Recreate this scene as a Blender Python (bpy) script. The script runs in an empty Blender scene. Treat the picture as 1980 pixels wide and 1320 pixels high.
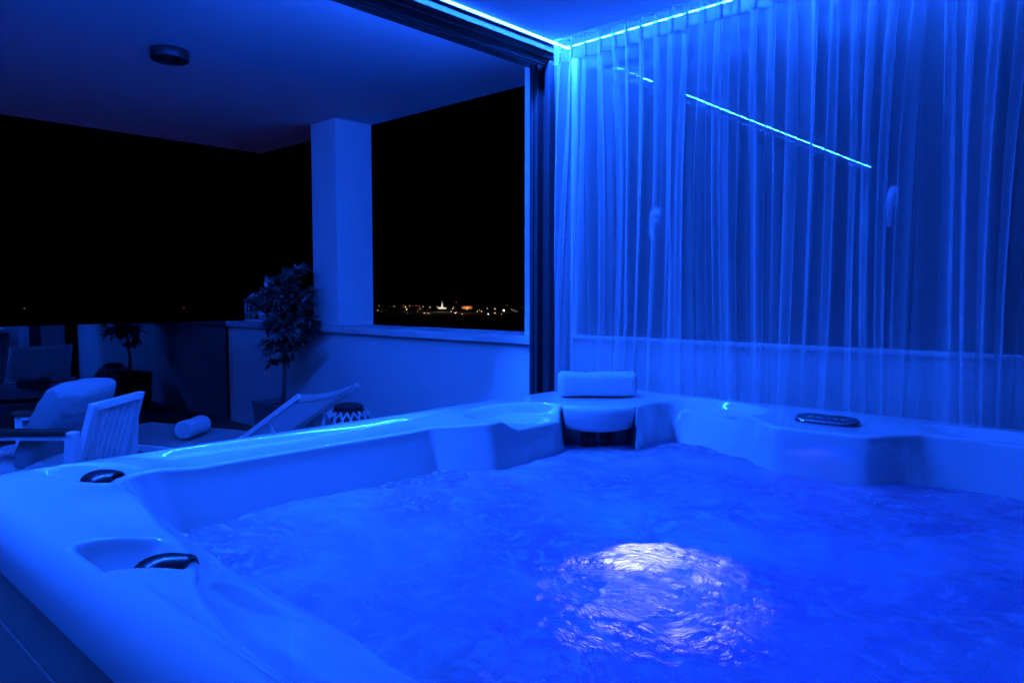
import bpy, bmesh, math, random
import numpy as np
from mathutils import Vector, Matrix, noise

random.seed(7)
S = bpy.context.scene
COL = S.collection
R = math.radians
PI = math.pi

# ------------------------------------------------------------------ materials
def mat(name):
    m = bpy.data.materials.new(name)
    m.use_nodes = True
    nt = m.node_tree
    for n in list(nt.nodes):
        nt.nodes.remove(n)
    out = nt.nodes.new('ShaderNodeOutputMaterial')
    return m, nt, out

def N(nt, kind, **kw):
    n = nt.nodes.new(kind)
    for k, v in kw.items():
        if k.startswith('i_'):
            n.inputs[k[2:].replace('_', ' ')].default_value = v
        else:
            setattr(n, k, v)
    return n

def c4(c):
    return (c[0], c[1], c[2], 1.0)

def principled(name, col, rough=.5, metal=0., spec=.5, bump=None, vary=.0, vscale=6., coat=0., stretch=(1, 1, 1), sheen=0.):
    m, nt, out = mat(name)
    p = N(nt, 'ShaderNodeBsdfPrincipled')
    p.inputs['Base Color'].default_value = c4(col)
    p.inputs['Roughness'].default_value = rough
    p.inputs['Metallic'].default_value = metal
    p.inputs['Specular IOR Level'].default_value = spec
    p.inputs['Coat Weight'].default_value = coat
    p.inputs['Sheen Weight'].default_value = sheen
    nt.links.new(p.outputs[0], out.inputs[0])
    tc = N(nt, 'ShaderNodeTexCoord')
    mp = N(nt, 'ShaderNodeMapping')
    mp.inputs['Scale'].default_value = stretch
    nt.links.new(tc.outputs['Object'], mp.inputs[0])
    if vary:
        nz = N(nt, 'ShaderNodeTexNoise')
        nz.inputs['Scale'].default_value = vscale
        nz.inputs['Detail'].default_value = 6
        nt.links.new(mp.outputs[0], nz.inputs[0])
        mx = N(nt, 'ShaderNodeMix', data_type='RGBA')
        mx.inputs[6].default_value = c4([max(0, x * (1 - vary)) for x in col])
        mx.inputs[7].default_value = c4([min(1, x * (1 + vary)) for x in col])
        nt.links.new(nz.outputs[0], mx.inputs[0])
        nt.links.new(mx.outputs[2], p.inputs['Base Color'])
        rr = N(nt, 'ShaderNodeMapRange')
        rr.inputs['To Min'].default_value = max(.02, rough * .8)
        rr.inputs['To Max'].default_value = min(1, rough * 1.25)
        nt.links.new(nz.outputs[0], rr.inputs[0])
        nt.links.new(rr.outputs[0], p.inputs['Roughness'])
    if bump:
        sc, st, dist = bump
        nz = N(nt, 'ShaderNodeTexNoise')
        nz.inputs['Scale'].default_value = sc
        nz.inputs['Detail'].default_value = 5
        nt.links.new(mp.outputs[0], nz.inputs[0])
        b = N(nt, 'ShaderNodeBump')
        b.inputs['Strength'].default_value = st
        b.inputs['Distance'].default_value = dist
        nt.links.new(nz.outputs[0], b.inputs['Height'])
        nt.links.new(b.outputs[0], p.inputs['Normal'])
    return m

def emission(name, col, k):
    m, nt, out = mat(name)
    e = N(nt, 'ShaderNodeEmission')
    e.inputs[0].default_value = c4(col)
    e.inputs[1].default_value = k
    nt.links.new(e.outputs[0], out.inputs[0])
    return m

def glass_pane(name, refl, tint=(1, 1, 1)):
    """a coated glass sheet: part mirror, part clear"""
    m, nt, out = mat(name)
    g = N(nt, 'ShaderNodeBsdfGlossy')
    g.inputs['Roughness'].default_value = 0.0
    g.inputs['Color'].default_value = (1, 1, 1, 1)
    t = N(nt, 'ShaderNodeBsdfTransparent')
    t.inputs[0].default_value = c4(tint)
    mx = N(nt, 'ShaderNodeMixShader')
    fr = N(nt, 'ShaderNodeFresnel')
    fr.inputs['IOR'].default_value = 1.5
    ad = N(nt, 'ShaderNodeMath', operation='ADD', use_clamp=True)
    ad.inputs[1].default_value = refl
    nt.links.new(fr.outputs[0], ad.inputs[0])
    nt.links.new(ad.outputs[0], mx.inputs[0])
    nt.links.new(t.outputs[0], mx.inputs[1])
    nt.links.new(g.outputs[0], mx.inputs[2])
    nt.links.new(mx.outputs[0], out.inputs[0])
    return m

LED = (.0075, .088, 1.0)
M = {}
M['plaster'] = principled('white_plaster', (.74, .74, .74), .85, spec=.25, bump=(90, .12, .004), vary=.04, vscale=2.)
M['dark_wall'] = principled('dark_wall_panel', (.10, .09, .085), .7)
M['stucco'] = principled('white_stucco', (.70, .70, .69), .9, spec=.2, bump=(160, .35, .006), vary=.06, vscale=3.)
M['ceiling'] = principled('ceiling_paint', (.76, .76, .76), .9, spec=.2, vary=.02, vscale=1.2)
M['stone'] = principled('pale_coping_stone', (.62, .62, .61), .55, bump=(40, .2, .004), vary=.18, vscale=9.)
M['acrylic'] = principled('white_acrylic', (.74, .74, .74), .10, spec=.45, coat=.5)
M['acrylic'].node_tree.nodes['Principled BSDF'].inputs['Coat Roughness'].default_value = .02
M['acrylic'].node_tree.nodes['Principled BSDF'].inputs['Roughness'].default_value = .10
M['cabinet'] = principled('brown_composite_boards', (.28, .24, .21), .5, vary=.3, vscale=5., stretch=(2, 2, 18), bump=(14, .25, .004))
M['anodised'] = principled('dark_anodised_metal', (.045, .045, .05), .38, metal=.0, spec=.6, vary=.15)
M['anodised_mid'] = principled('grey_anodised_metal', (.022, .022, .024), .5, spec=.3)
M['dark_frame'] = principled('dark_window_frame', (.02, .02, .022), .45, spec=.5)
M['steel'] = principled('satin_steel', (.65, .65, .66), .25, metal=1.)
M['white_metal'] = principled('white_powder_coat', (.78, .78, .78), .4, vary=.03)
M['wood_dark'] = principled('dark_teak', (.06, .045, .035), .5, vary=.35, vscale=8, stretch=(1, 12, 12))
M['cushion'] = principled('grey_cushion_fabric', (.34, .34, .35), .95, spec=.1, bump=(420, .35, .002), vary=.08, vscale=30, sheen=.2)
M['seat_cushion'] = principled('pale_seat_fabric', (.55, .55, .55), .95, spec=.1, bump=(420, .35, .002), vary=.08, vscale=30, sheen=.2)
M['sling'] = principled('white_sling_mesh', (.66, .66, .67), .75, bump=(500, .3, .001), vary=.05, vscale=40)
_m, _nt, _out = mat('white_sling_mesh')
_d = N(_nt, 'ShaderNodeBsdfDiffuse'); _d.inputs[0].default_value = (.8, .8, .8, 1)
_t = N(_nt, 'ShaderNodeBsdfTranslucent'); _t.inputs[0].default_value = (.85, .85, .85, 1)
_x = N(_nt, 'ShaderNodeMixShader'); _x.inputs[0].default_value = .62
_nt.links.new(_d.outputs[0], _x.inputs[1]); _nt.links.new(_t.outputs[0], _x.inputs[2]); _nt.links.new(_x.outputs[0], _out.inputs[0])
M['sling'] = _m
M['towel'] = principled('white_terry', (.80, .80, .80), 1., spec=.05, bump=(170, 1., .010), vary=.10, vscale=60, sheen=.4)
M['towel_grey'] = principled('grey_terry', (.5, .5, .51), 1., spec=.05, bump=(330, .9, .004), vary=.12, vscale=60, sheen=.4)
M['leaf'] = principled('dark_leaf', (.06, .11, .09), .25, spec=.5, vary=.4, vscale=8)
M['bark'] = principled('bark', (.09, .07, .055), .9, vary=.3, vscale=30, bump=(60, .5, .004))
M['pot'] = principled('grey_planter', (.12, .12, .13), .7, vary=.15)
M['soil'] = principled('soil', (.03, .025, .02), 1., bump=(60, .8, .01))
M['floor'] = principled('dark_floor_tile', (.075, .075, .08), .45, vary=.2, vscale=3)
M['deck'] = principled('dark_terrace_tile', (.065, .06, .058), .6, vary=.25, vscale=4)
M['lamp_black'] = principled('black_lamp_metal', (.018, .018, .02), .5)
M['diffuser'] = principled('unlit_diffuser', (.05, .05, .055), .5)
M['jet'] = principled('dark_jet_plastic', (.02, .02, .024), .22, spec=.6)
M['jet_hole'] = principled('jet_hole', (.006, .006, .007), .4)
M['panel_black'] = principled('black_control_glass', (.09, .09, .12), .12, spec=.8)
M['mouth'] = principled('dark_skimmer_plastic', (.07, .07, .085), .35)
M['panel_ring'] = principled('brushed_ring', (.5, .5, .52), .3, metal=.9)
M['icon'] = emission('panel_icon_light', (.01, .16, 1.), .8)
M['led'] = emission('led_tape_light', LED, 2700.)
M['trim_pink'] = principled('pinkish_end_trim', (.62, .40, .36), .6, vary=.15, vscale=10, stretch=(6, 6, 1))  # pinkish base colour for the parapet end strip, faintly streaked lengthwise
M['cage'] = principled('white_cage_wire', (.60, .60, .62), .5)
M['candle'] = principled('wax', (.75, .72, .65), .5)
M['woven'] = principled('pale_woven_band', (.62, .62, .60), .8, vary=.15, vscale=30)
M['dark_fill'] = principled('dark_lining', (.035, .035, .04), .8)
M['ground'] = principled('night_ground', (.03, .035, .03), 1.)
M['facade'] = principled('town_facade', (.6, .56, .5), .9)
M['pane'] = glass_pane('window_glass', .05, (.9, .9, .9))
M['balustrade'] = glass_pane('reflective_balustrade_glass', .10, (.55, .57, .6))

def curtain_mat(name, col, t0, bumpy=True):
    m, nt, out = mat(name)
    geo = N(nt, 'ShaderNodeNewGeometry')
    dot = N(nt, 'ShaderNodeVectorMath', operation='DOT_PRODUCT')
    nt.links.new(geo.outputs['Normal'], dot.inputs[0])
    nt.links.new(geo.outputs['Incoming'], dot.inputs[1])
    ab = N(nt, 'ShaderNodeMath', operation='ABSOLUTE')
    nt.links.new(dot.outputs['Value'], ab.inputs[0])
    mxm = N(nt, 'ShaderNodeMath', operation='MAXIMUM')
    mxm.inputs[1].default_value = .30
    nt.links.new(ab.outputs[0], mxm.inputs[0])
    inv = N(nt, 'ShaderNodeMath', operation='DIVIDE')
    inv.inputs[0].default_value = 1.0
    nt.links.new(mxm.outputs[0], inv.inputs[1])
    # open share of the weave: a longer way through the cloth at a slant leaves less of it
    tc = N(nt, 'ShaderNodeTexCoord')
    mp = N(nt, 'ShaderNodeMapping')
    mp.inputs['Scale'].default_value = (5, 5, 260)
    nt.links.new(tc.outputs['Object'], mp.inputs[0])
    nz = N(nt, 'ShaderNodeTexNoise')
    nz.inputs['Scale'].default_value = 1.2
    nz.inputs['Detail'].default_value = 3
    nt.links.new(mp.outputs[0], nz.inputs[0])
    mr = N(nt, 'ShaderNodeMapRange')
    mr.inputs['From Min'].default_value = .3
    mr.inputs['From Max'].default_value = .7
    mr.inputs['To Min'].default_value = t0 - .008
    mr.inputs['To Max'].default_value = t0 + .008
    nt.links.new(nz.outputs[0], mr.inputs[0])
    pw = N(nt, 'ShaderNodeMath', operation='POWER')
    nt.links.new(mr.outputs[0], pw.inputs[0])
    nt.links.new(inv.outputs[0], pw.inputs[1])
    d = N(nt, 'ShaderNodeBsdfDiffuse')
    d.inputs[0].default_value = c4(col)
    tl = N(nt, 'ShaderNodeBsdfTranslucent')
    tl.inputs[0].default_value = c4(col)
    a = N(nt, 'ShaderNodeMixShader')
    a.inputs[0].default_value = .5
    nt.links.new(d.outputs[0], a.inputs[1])
    nt.links.new(tl.outputs[0], a.inputs[2])
    tr = N(nt, 'ShaderNodeBsdfTransparent')
    b = N(nt, 'ShaderNodeMixShader')
    nt.links.new(pw.outputs[0], b.inputs[0])
    nt.links.new(a.outputs[0], b.inputs[1])
    nt.links.new(tr.outputs[0], b.inputs[2])
    nt.links.new(b.outputs[0], out.inputs[0])
    return m
M['sheer'] = curtain_mat('white_voile', (.82, .82, .83), .62)
M['header'] = curtain_mat('curtain_header_tape', (.92, .92, .92), .16)
_nt = M['header'].node_tree; _o = [n for n in _nt.nodes if n.type == 'OUTPUT_MATERIAL'][0]
_src = _o.inputs[0].links[0].from_socket
_g = N(_nt, 'ShaderNodeBsdfGlossy'); _g.inputs['Roughness'].default_value = .38
_x = N(_nt, 'ShaderNodeMixShader'); _x.inputs[0].default_value = .22
_nt.links.new(_src, _x.inputs[1]); _nt.links.new(_g.outputs[0], _x.inputs[2]); _nt.links.new(_x.outputs[0], _o.inputs[0])
M['cord'] = principled('white_tape_cord', (.88, .88, .88), .3, spec=.6)

def water_mat():
    m, nt, out = mat('bubbling_water')
    tc = N(nt, 'ShaderNodeTexCoord')
    # swirling ripples: noise warped by a second noise
    w = N(nt, 'ShaderNodeTexNoise')
    w.inputs['Scale'].default_value = 5.5
    w.inputs['Detail'].default_value = 3
    nt.links.new(tc.outputs['Object'], w.inputs[0])
    sc = N(nt, 'ShaderNodeVectorMath', operation='SCALE')
    sc.inputs['Scale'].default_value = .30
    nt.links.new(w.outputs['Color'], sc.inputs[0])
    add = N(nt, 'ShaderNodeVectorMath', operation='ADD')
    nt.links.new(tc.outputs['Object'], add.inputs[0])
    nt.links.new(sc.outputs[0], add.inputs[1])
    mp = N(nt, 'ShaderNodeMapping')
    mp.inputs['Rotation'].default_value = (0, 0, R(40))
    mp.inputs['Scale'].default_value = (1.0, 2.2, 1.0)
    nt.links.new(add.outputs[0], mp.inputs[0])
    fine = N(nt, 'ShaderNodeTexNoise')
    fine.inputs['Scale'].default_value = 26
    fine.inputs['Detail'].default_value = 5
    fine.inputs['Roughness'].default_value = .62
    nt.links.new(mp.outputs[0], fine.inputs[0])
    b = N(nt, 'ShaderNodeBump')
    b.inputs['Strength'].default_value = 1.
    b.inputs['Distance'].default_value = .025
    nt.links.new(fine.outputs[0], b.inputs['Height'])
    # bubbles: how milky the water is from place to place
    foam = N(nt, 'ShaderNodeTexNoise')
    foam.inputs['Scale'].default_value = 3.2
    foam.inputs['Detail'].default_value = 7
    foam.inputs['Roughness'].default_value = .6
    nt.links.new(add.outputs[0], foam.inputs[0])
    mr = N(nt, 'ShaderNodeMapRange')
    mr.inputs['From Min'].default_value = .34
    mr.inputs['From Max'].default_value = .68
    mr.inputs['To Min'].default_value = .30
    mr.inputs['To Max'].default_value = .92
    nt.links.new(foam.outputs[0], mr.inputs[0])
    # small broken clots of bubbles on top of that
    clot = N(nt, 'ShaderNodeTexNoise')
    clot.inputs['Scale'].default_value = 17
    clot.inputs['Detail'].default_value = 5
    clot.inputs['Roughness'].default_value = .65
    nt.links.new(mp.outputs[0], clot.inputs[0])
    cr = N(nt, 'ShaderNodeMapRange')
    cr.inputs['From Min'].default_value = .47
    cr.inputs['From Max'].default_value = .58
    cr.inputs['To Max'].default_value = .86
    nt.links.new(clot.outputs[0], cr.inputs[0])
    mxf = N(nt, 'ShaderNodeMath', operation='MAXIMUM')
    nt.links.new(mr.outputs[0], mxf.inputs[0])
    nt.links.new(cr.outputs[0], mxf.inputs[1])
    d = N(nt, 'ShaderNodeBsdfDiffuse')
    d.inputs[0].default_value = (.80, .84, .86, 1)
    tl = N(nt, 'ShaderNodeBsdfTranslucent')
    tl.inputs[0].default_value = (.005, .38, .85, 1)
    mk = N(nt, 'ShaderNodeMixShader')
    mk.inputs[0].default_value = .5
    nt.links.new(d.outputs[0], mk.inputs[1])
    nt.links.new(tl.outputs[0], mk.inputs[2])
    rf = N(nt, 'ShaderNodeBsdfRefraction')
    rf.inputs['IOR'].default_value = 1.33
    rf.inputs['Roughness'].default_value = .012
    rf.inputs['Color'].default_value = (.78, .90, 1, 1)
    nt.links.new(b.outputs[0], rf.inputs['Normal'])
    body = N(nt, 'ShaderNodeMixShader')
    nt.links.new(mxf.outputs[0], body.inputs[0])
    nt.links.new(rf.outputs[0], body.inputs[1])
    nt.links.new(mk.outputs[0], body.inputs[2])
    gl = N(nt, 'ShaderNodeBsdfGlossy')
    gl.inputs['Roughness'].default_value = .14
    nt.links.new(b.outputs[0], gl.inputs['Normal'])
    fr = N(nt, 'ShaderNodeFresnel')
    fr.inputs['IOR'].default_value = 1.33
    fin = N(nt, 'ShaderNodeMixShader')
    nt.links.new(fr.outputs[0], fin.inputs[0])
    nt.links.new(body.outputs[0], fin.inputs[1])
    nt.links.new(gl.outputs[0], fin.inputs[2])
    nt.links.new(fin.outputs[0], out.inputs[0])
    return m
M['water'] = water_mat()

# ------------------------------------------------------------------ mesh helpers
class MB:
    def __init__(s):
        s.v = []; s.f = []; s.sm = []
    def add(s, vs, fs, smooth=False):
        o = len(s.v)
        s.v.extend([tuple(x) for x in vs])
        for f in fs:
            s.f.append(tuple(i + o for i in f)); s.sm.append(smooth)
    def box(s, c, d, rot=None):
        h = [x / 2 for x in d]
        vs = []
        for x in (-1, 1):
            for y in (-1, 1):
                for z in (-1, 1):
                    p = Vector((x * h[0], y * h[1], z * h[2]))
                    if rot is not None:
                        p = rot @ p
                    vs.append(p + Vector(c))
        s.add(vs, [(0, 1, 3, 2), (4, 6, 7, 5), (0, 4, 5, 1), (2, 3, 7, 6), (0, 2, 6, 4), (1, 5, 7, 3)])
    def bx(s, x0, x1, y0, y1, z0, z1):
        s.box(((x0 + x1) / 2, (y0 + y1) / 2, (z0 + z1) / 2), (x1 - x0, y1 - y0, z1 - z0))
    def bar(s, a, b, w, h, upv=(0, 0, 1)):
        """a rectangular bar from a to b; w sideways, h along upv"""
        a = Vector(a); b = Vector(b); d = (b - a)
        L = d.length; d.normalize()
        side = d.cross(Vector(upv)).normalized()
        u = side.cross(d).normalized()
        rot = Matrix((side, d, u)).transposed()
        s.box((a + b) / 2, (w, L, h), rot)
    def tube(s, pts, r, n=8, caps=True):
        pts = [Vector(p) for p in pts]
        rs = r if isinstance(r, (list, tuple)) else [r] * len(pts)
        vs = []; fs = []
        prev = None
        for i, p in enumerate(pts):
            t = (pts[min(i + 1, len(pts) - 1)] - pts[max(i - 1, 0)]).normalized()
            if prev is None:
                a = t.orthogonal().normalized()
            else:
                a = (prev - t * prev.dot(t)).normalized()
            prev = a
            b = t.cross(a)
            for k in range(n):
                q = 2 * PI * k / n
                vs.append(p + (a * math.cos(q) + b * math.sin(q)) * rs[i])
        for i in range(len(pts) - 1):
            for k in range(n):
                k2 = (k + 1) % n
                fs.append((i * n + k, i * n + k2, (i + 1) * n + k2, (i + 1) * n + k))
        if caps:
            fs.append(tuple(reversed(range(n))))
            fs.append(tuple((len(pts) - 1) * n + k for k in range(n)))
        s.add(vs, fs, True)
    def lathe(s, prof, n=32, c=(0, 0, 0), smooth=True):
        vs = []; fs = []
        for r, z in prof:
            for k in range(n):
                q = 2 * PI * k / n
                vs.append((c[0] + r * math.cos(q), c[1] + r * math.sin(q), c[2] + z))
        for i in range(len(prof) - 1):
            for k in range(n):
                k2 = (k + 1) % n
                fs.append((i * n + k, i * n + k2, (i + 1) * n + k2, (i + 1) * n + k))
        s.add(vs, fs, smooth)
    def grid(s, P, smooth=True, closed_u=False):
        """P[i][j] points"""
        nu, nv = len(P), len(P[0])
        vs = [p for row in P for p in row]
        fs = []
        for i in range(nu if closed_u else nu - 1):
            i2 = (i + 1) % nu
            for j in range(nv - 1):
                fs.append((i * nv + j, i2 * nv + j, i2 * nv + j + 1, i * nv + j + 1))
        s.add(vs, fs, smooth)
    def build(s, name, m, parent=None, bevel=0., loc=None):
        me = bpy.data.meshes.new(name)
        me.from_pydata([tuple(v) for v in s.v], [], s.f)
        me.polygons.foreach_set('use_smooth', s.sm)
        me.update()
        bm = bmesh.new(); bm.from_mesh(me)
        bmesh.ops.recalc_face_normals(bm, faces=bm.faces)
        bm.to_mesh(me); bm.free()
        o = bpy.data.objects.new(name, me)
        COL.objects.link(o)
        me.materials.append(m)
        if parent is not None:
            o.parent = parent
        if loc:
            o.location = loc
        if bevel:
            b = o.modifiers.new('edge', 'BEVEL')
            b.width = bevel; b.segments = 2; b.limit_method = 'ANGLE'
        return o

def tag(o, label, cat, group=None):
    o['label'] = label; o['category'] = cat
    if group: o['group'] = group
    return o

def struct(o, label=None, cat=None):
    o['kind'] = 'structure'
    if label: o['label'] = label
    if cat: o['category'] = cat
    return o

def thing(name, label, cat, loc=(0, 0, 0), rz=0., group=None):
    o = bpy.data.objects.new(name, None)
    COL.objects.link(o)
    o.location = loc; o.rotation_euler = (0, 0, rz)
    o.empty_display_size = .1
    return tag(o, label, cat, group)

# ------------------------------------------------------------------ world, camera
W = bpy.data.worlds.new('World'); S.world = W; W.use_nodes = True
nt = W.node_tree
bg = nt.nodes['Background']
sky = nt.nodes.new('ShaderNodeTexSky'); sky.sky_type = 'NISHITA'; sky.sun_disc = False
sky.sun_elevation = R(-8); sky.sun_rotation = R(120); sky.altitude = 60
nt.links.new(sky.outputs[0], bg.inputs[0])
bg.inputs[1].default_value = .004

H = 1.19
cd = bpy.data.cameras.new('camera'); cam = bpy.data.objects.new('camera', cd); COL.objects.link(cam)
cd.sensor_width = 36; cd.lens = 36 * 1424 / 1980
cd.clip_start = .02; cd.clip_end = 30000
cam.location = (0, 0, H)
cam.rotation_euler = (R(90 - 3.6164), 0, R(42.794))
S.camera = cam
S.render.resolution_x = 1024; S.render.resolution_y = 682
vs_ = S.view_settings
vs_.view_transform = 'Standard'; vs_.look = 'None'; vs_.gamma = 1; vs_.exposure = 0
S.cycles.use_denoising = True
S.cycles.max_bounces = 14; S.cycles.diffuse_bounces = 6; S.cycles.glossy_bounces = 6
S.cycles.transparent_max_bounces = 24; S.cycles.transmission_bounces = 8
S.cycles.sample_clamp_indirect = 120
S.cycles.caustics_reflective = False; S.cycles.caustics_refractive = False

# ------------------------------------------------------------------ setting
ZC = 2.378            # room ceiling
XD = -2.268           # inner plane of the sliding door wall
YW = 2.88             # inner plane of the window wall
XR, YB = 2.4, -2.4
m = MB(); m.bx(XD, XR, YB, YW, -.12, 0.); struct(m.build('floor', M['floor']), 'dark tiled floor of the spa room', 'floor')
m = MB()
m.bx(XD, XR, YB, YW, ZC, ZC + .12)
struct(m.build('ceiling', M['ceiling']), 'white ceiling above the hot tub and curtain', 'ceiling')
m = MB(); m.bx(XR, XR + .1, YB, YW, 0, ZC); m.bx(XD, XR, YB - .1, YB, 0, ZC)
struct(m.build('wall', M['dark_wall']), 'dark walls of the spa room out of view', 'wall')
m = MB(); m.bx(XD - .16, XD, YB, -1.75, 0, ZC)
struct(m.build('wall', M['plaster']), 'white wall beside the sliding door opening', 'wall')

# terrace
TX, TY = -6.74, 3.68
m = MB(); m.bx(-6.80, XD - .005, -3.2, 3.29, -.15, -.004)
# tile joints as shallow gaps: individual courses of tiles on the slab
struct(m.build('terrace_floor', M['deck']), 'dark tiled floor of the roofed terrace', 'floor')
m = MB(); m.bx(TX, XD - .19, -3.2, TY, 2.562, 2.80)
struct(m.build('terrace_ceiling', M['ceiling']), 'white underside of the roof slab over the terrace', 'ceiling')
m = MB(); m.bx(-6000, 6000, -6000, 9000, -34, -33)
struct(m.build('ground', M['ground']), 'dark land around the distant town', 'ground')

pw = thing('parapet_wall', 'low white rendered wall along the edge of the terrace', 'wall', (-4.8, 3.3, 0))
def local(mb, o):
    L = Vector(o.location)
    inv = Matrix.Translation(L) @ Matrix.Rotation(o.rotation_euler.z, 4, 'Z')
    inv = inv.inverted()
    mb.v = [tuple(inv @ Vector(v)) for v in mb.v]
    return mb
m = MB(); m.bx(-6.655, -2.4, 3.297, 3.64, -.1, .893); local(m, pw).build('wall_body', M['stucco'], pw, .004)
m = MB(); m.bx(-6.70, -2.4, 3.262, 3.685, .894, .945); local(m, pw).build('coping', M['stone'], pw, .006)
m = MB(); m.bx(-6.705, -6.672, 3.285, 3.35, -.05, .892); local(m, pw).build('end_trim', M['trim_pink'], pw, .003)
cl = MB(); cl.bx(-5.30, -4.95, 3.33, 3.672, .946, 2.561)
tag(cl.build('column', M['stucco'], None, .006), 'square white column standing on the terrace parapet', 'column')

bal = thing('glass_balustrade', 'dark reflective glass balustrade closing the far end of the terrace', 'balustrade', (-6.72, 1.0, 0))
m = MB()
for y0, y1 in ((-3.1, -.62), (-.61, 3.27)):
    m.bx(-6.732, -6.720, y0, y1, .02, .945)
local(m, bal).build('pane', M['balustrade'], bal)
m = MB(); m.bx(-6.76, -6.70, -3.1, 3.27, -.05, .03); local(m, bal).build('base_rail', M['anodised'], bal)

# window wall -------------------------------------------------
ww = thing('window_wall', 'white wall with a band of dark windows behind the sheer curtain', 'wall', (0, YW, 0))
zs, zt = .975, 2.335
m = MB()
m.bx(XD - .02, XR, YW, YW + .30, -.1, zs)
m.bx(XD - .02, XR, YW, YW + .30, zt, ZC + .12)
m.bx(XD - .02, XD + .03, YW, YW + .30, zs, zt)
m.bx(2.25, XR, YW, YW + .30, zs, zt)
local(m, ww).build('wall_body', M['plaster'], ww)
m = MB(); m.bx(XD + .012, 2.25, YW - .03, YW + .08, zs + .001, zs + .018); local(m, ww).build('sill', M['white_metal'], ww, .003)
xs = [XD + .03, -1.755, -.823, .12, 1.06, 2.25]
for i in range(5):
    a, b = xs[i], xs[i + 1]
    f = .07
    m = MB()
    y0, y1 = YW + .015, YW + .075
    z0, z1 = zs + .019, zt
    m.bx(a, a + f, y0, y1, z0, z1); m.bx(b - f, b, y0, y1, z0, z1)
    m.bx(a + f, b - f, y0 + .002, y1 - .002, z0, z0 + .06); m.bx(a + f, b - f, y0 + .002, y1 - .002, z1 - f, z1)
    # bead round the glass
    wf = local(m, ww).build('window', M['dark_frame'], ww, .004)
    m = MB(); m.bx(a + f, b - f, y0 + .03, y0 + .036, z0 + .06, z1 - f); local(m, ww).build('pane', M['pane'], wf)
    hx = {0: b - .032, 2: a + .016}.get(i)
    if hx:
        m = MB()
        hz = 1.545
        m.box((hx, y0 - .004, hz), (.030, .010, .066))
        m.tube([(hx, y0 - .006, hz), (hx, y0 - .045, hz)], .010, 12)
        m.tube([(hx, y0 - .042, hz + .012), (hx, y0 - .050, hz - .02), (hx - .001, y0 - .050, hz - .07), (hx, y0 - .045, hz - .115)], [.011, .012, .011, .009], 12)
        local(m, ww).build('handle', M['white_metal'], wf, .003)
    hx = None
# the outer end of that wall, seen past the door frame
m = MB(); m.bx(-2.945, XD - .20, 3.29, 3.66, .947, 2.561)
tag(m.build('wall_pier', M['stucco'], None, .004), 'narrow white wall end beside the sliding door frame', 'wall')

# sliding door frame ------------------------------------------
df = thing('sliding_door_frame', 'dark metal frame of the wide open sliding door', 'door frame', (XD, 2.73, 0))
m = MB()
yj = 2.80
XO = -2.42
# jamb: stepped profile of fins running full height
for x0, x1, d in ((-2.424, -2.404, .0), (-2.404, -2.384, .012), (-2.384, -2.352, .055), (-2.352, -2.337, .055), (-2.337, -2.310, .012), (-2.310, -2.270, .055)):
    m.bx(x0, x1, yj - .055 + d, yj + .06, .0, 2.304)
local(m, df).build('jamb', M['anodised'], df, .0015)
m = MB()
for x0, x1, z in ((-2.424, -2.400, 2.305), (-2.400, -2.386, 2.312), (-2.386, -2.352, 2.345), (-2.352, -2.338, 2.330), (-2.338, -2.316, 2.345)):
    m.bx(x0, x1, -1.75, yj + .06, z, ZC + .1)
m.bx(-2.46, -2.424, -1.75, yj + .06, 2.305, ZC + .19)
local(m, df).build('head_track', M['anodised'], df, .0015)
m = MB(); m.bx(-2.316, -2.294, -1.75, yj + .06, 2.338, ZC + .1)
local(m, df).build('track_cover', M['anodised_mid'], df, .0015)
m = MB(); m.bx(-2.294, -2.2795, -1.75, yj + .06, 2.371, ZC + .1)
local(m, df).build('inner_channel', M['anodised'], df, .0015)
m = MB(); m.bx(-2.424, -2.27, -1.75, yj - .06, -.02, .004)
local(m, df).build('threshold', M['anodised'], df, .0015)

ls = thing('led_strip', 'thin glowing blue light strip along the ceiling above the sliding door', 'light strip', (-2.275, 1., ZC))
m = MB(); m.grid([[(-2.2745 + .0032 * math.cos(PI + PI * k / 6), y_, ZC - .0004 + .0012 * math.sin(PI + PI * k / 6)) for k in range(7)] for y_ in (-1.7, 2.86)])
local(m, ls).build('light_tape', M['led'], ls)
m = MB(); m.bx(-2.279, -2.270, -1.72, 2.86, ZC - .0002, ZC + .01)
local(m, ls).build('channel', M['anodised_mid'], ls)
# it turns the corner and goes on in the pocket between the curtain and the windows
lc = thing('led_strip', 'glowing light strip shining through the top of the sheer curtain', 'light strip', (-.6, 2.845, ZC))
m = MB(); m.grid([[(x_, 2.845 + .0032 * math.cos(PI + PI * k / 6), ZC - .0004 + .0012 * math.sin(PI + PI * k / 6)) for k in range(7)] for x_ in (-2.265, -.25)])
M['led_pocket'] = emission('led_tape_light_pocket', LED, 640.)
local(m, lc).build('light_tape', M['led_pocket'], lc)
m = MB(); m.bx(-2.265, -.24, 2.840, 2.850, ZC - .0002, ZC + .01); local(m, lc).build('channel', M['anodised_mid'], lc)
# assumed strip added along the facade to light the terrace, out of view
M['led_out_assumed'] = emission('led_tape_light_assumed', LED, 540.)
lx = thing('led_strip', 'assumed blue light strip, out of view, along the facade on the terrace side of the door header', 'light strip', (-2.5, 1., 2.42))
m = MB(); m.bx(-2.478, -2.466, -1.7, 2.80, 2.49, 2.502); local(m, lx).build('light_tape', M['led_out_assumed'], lx)
m = MB(); m.bx(-2.466, -2.4605, -1.7, 2.80, 2.48, 2.512); local(m, lx).build('channel', M['white_metal'], lx)

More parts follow.
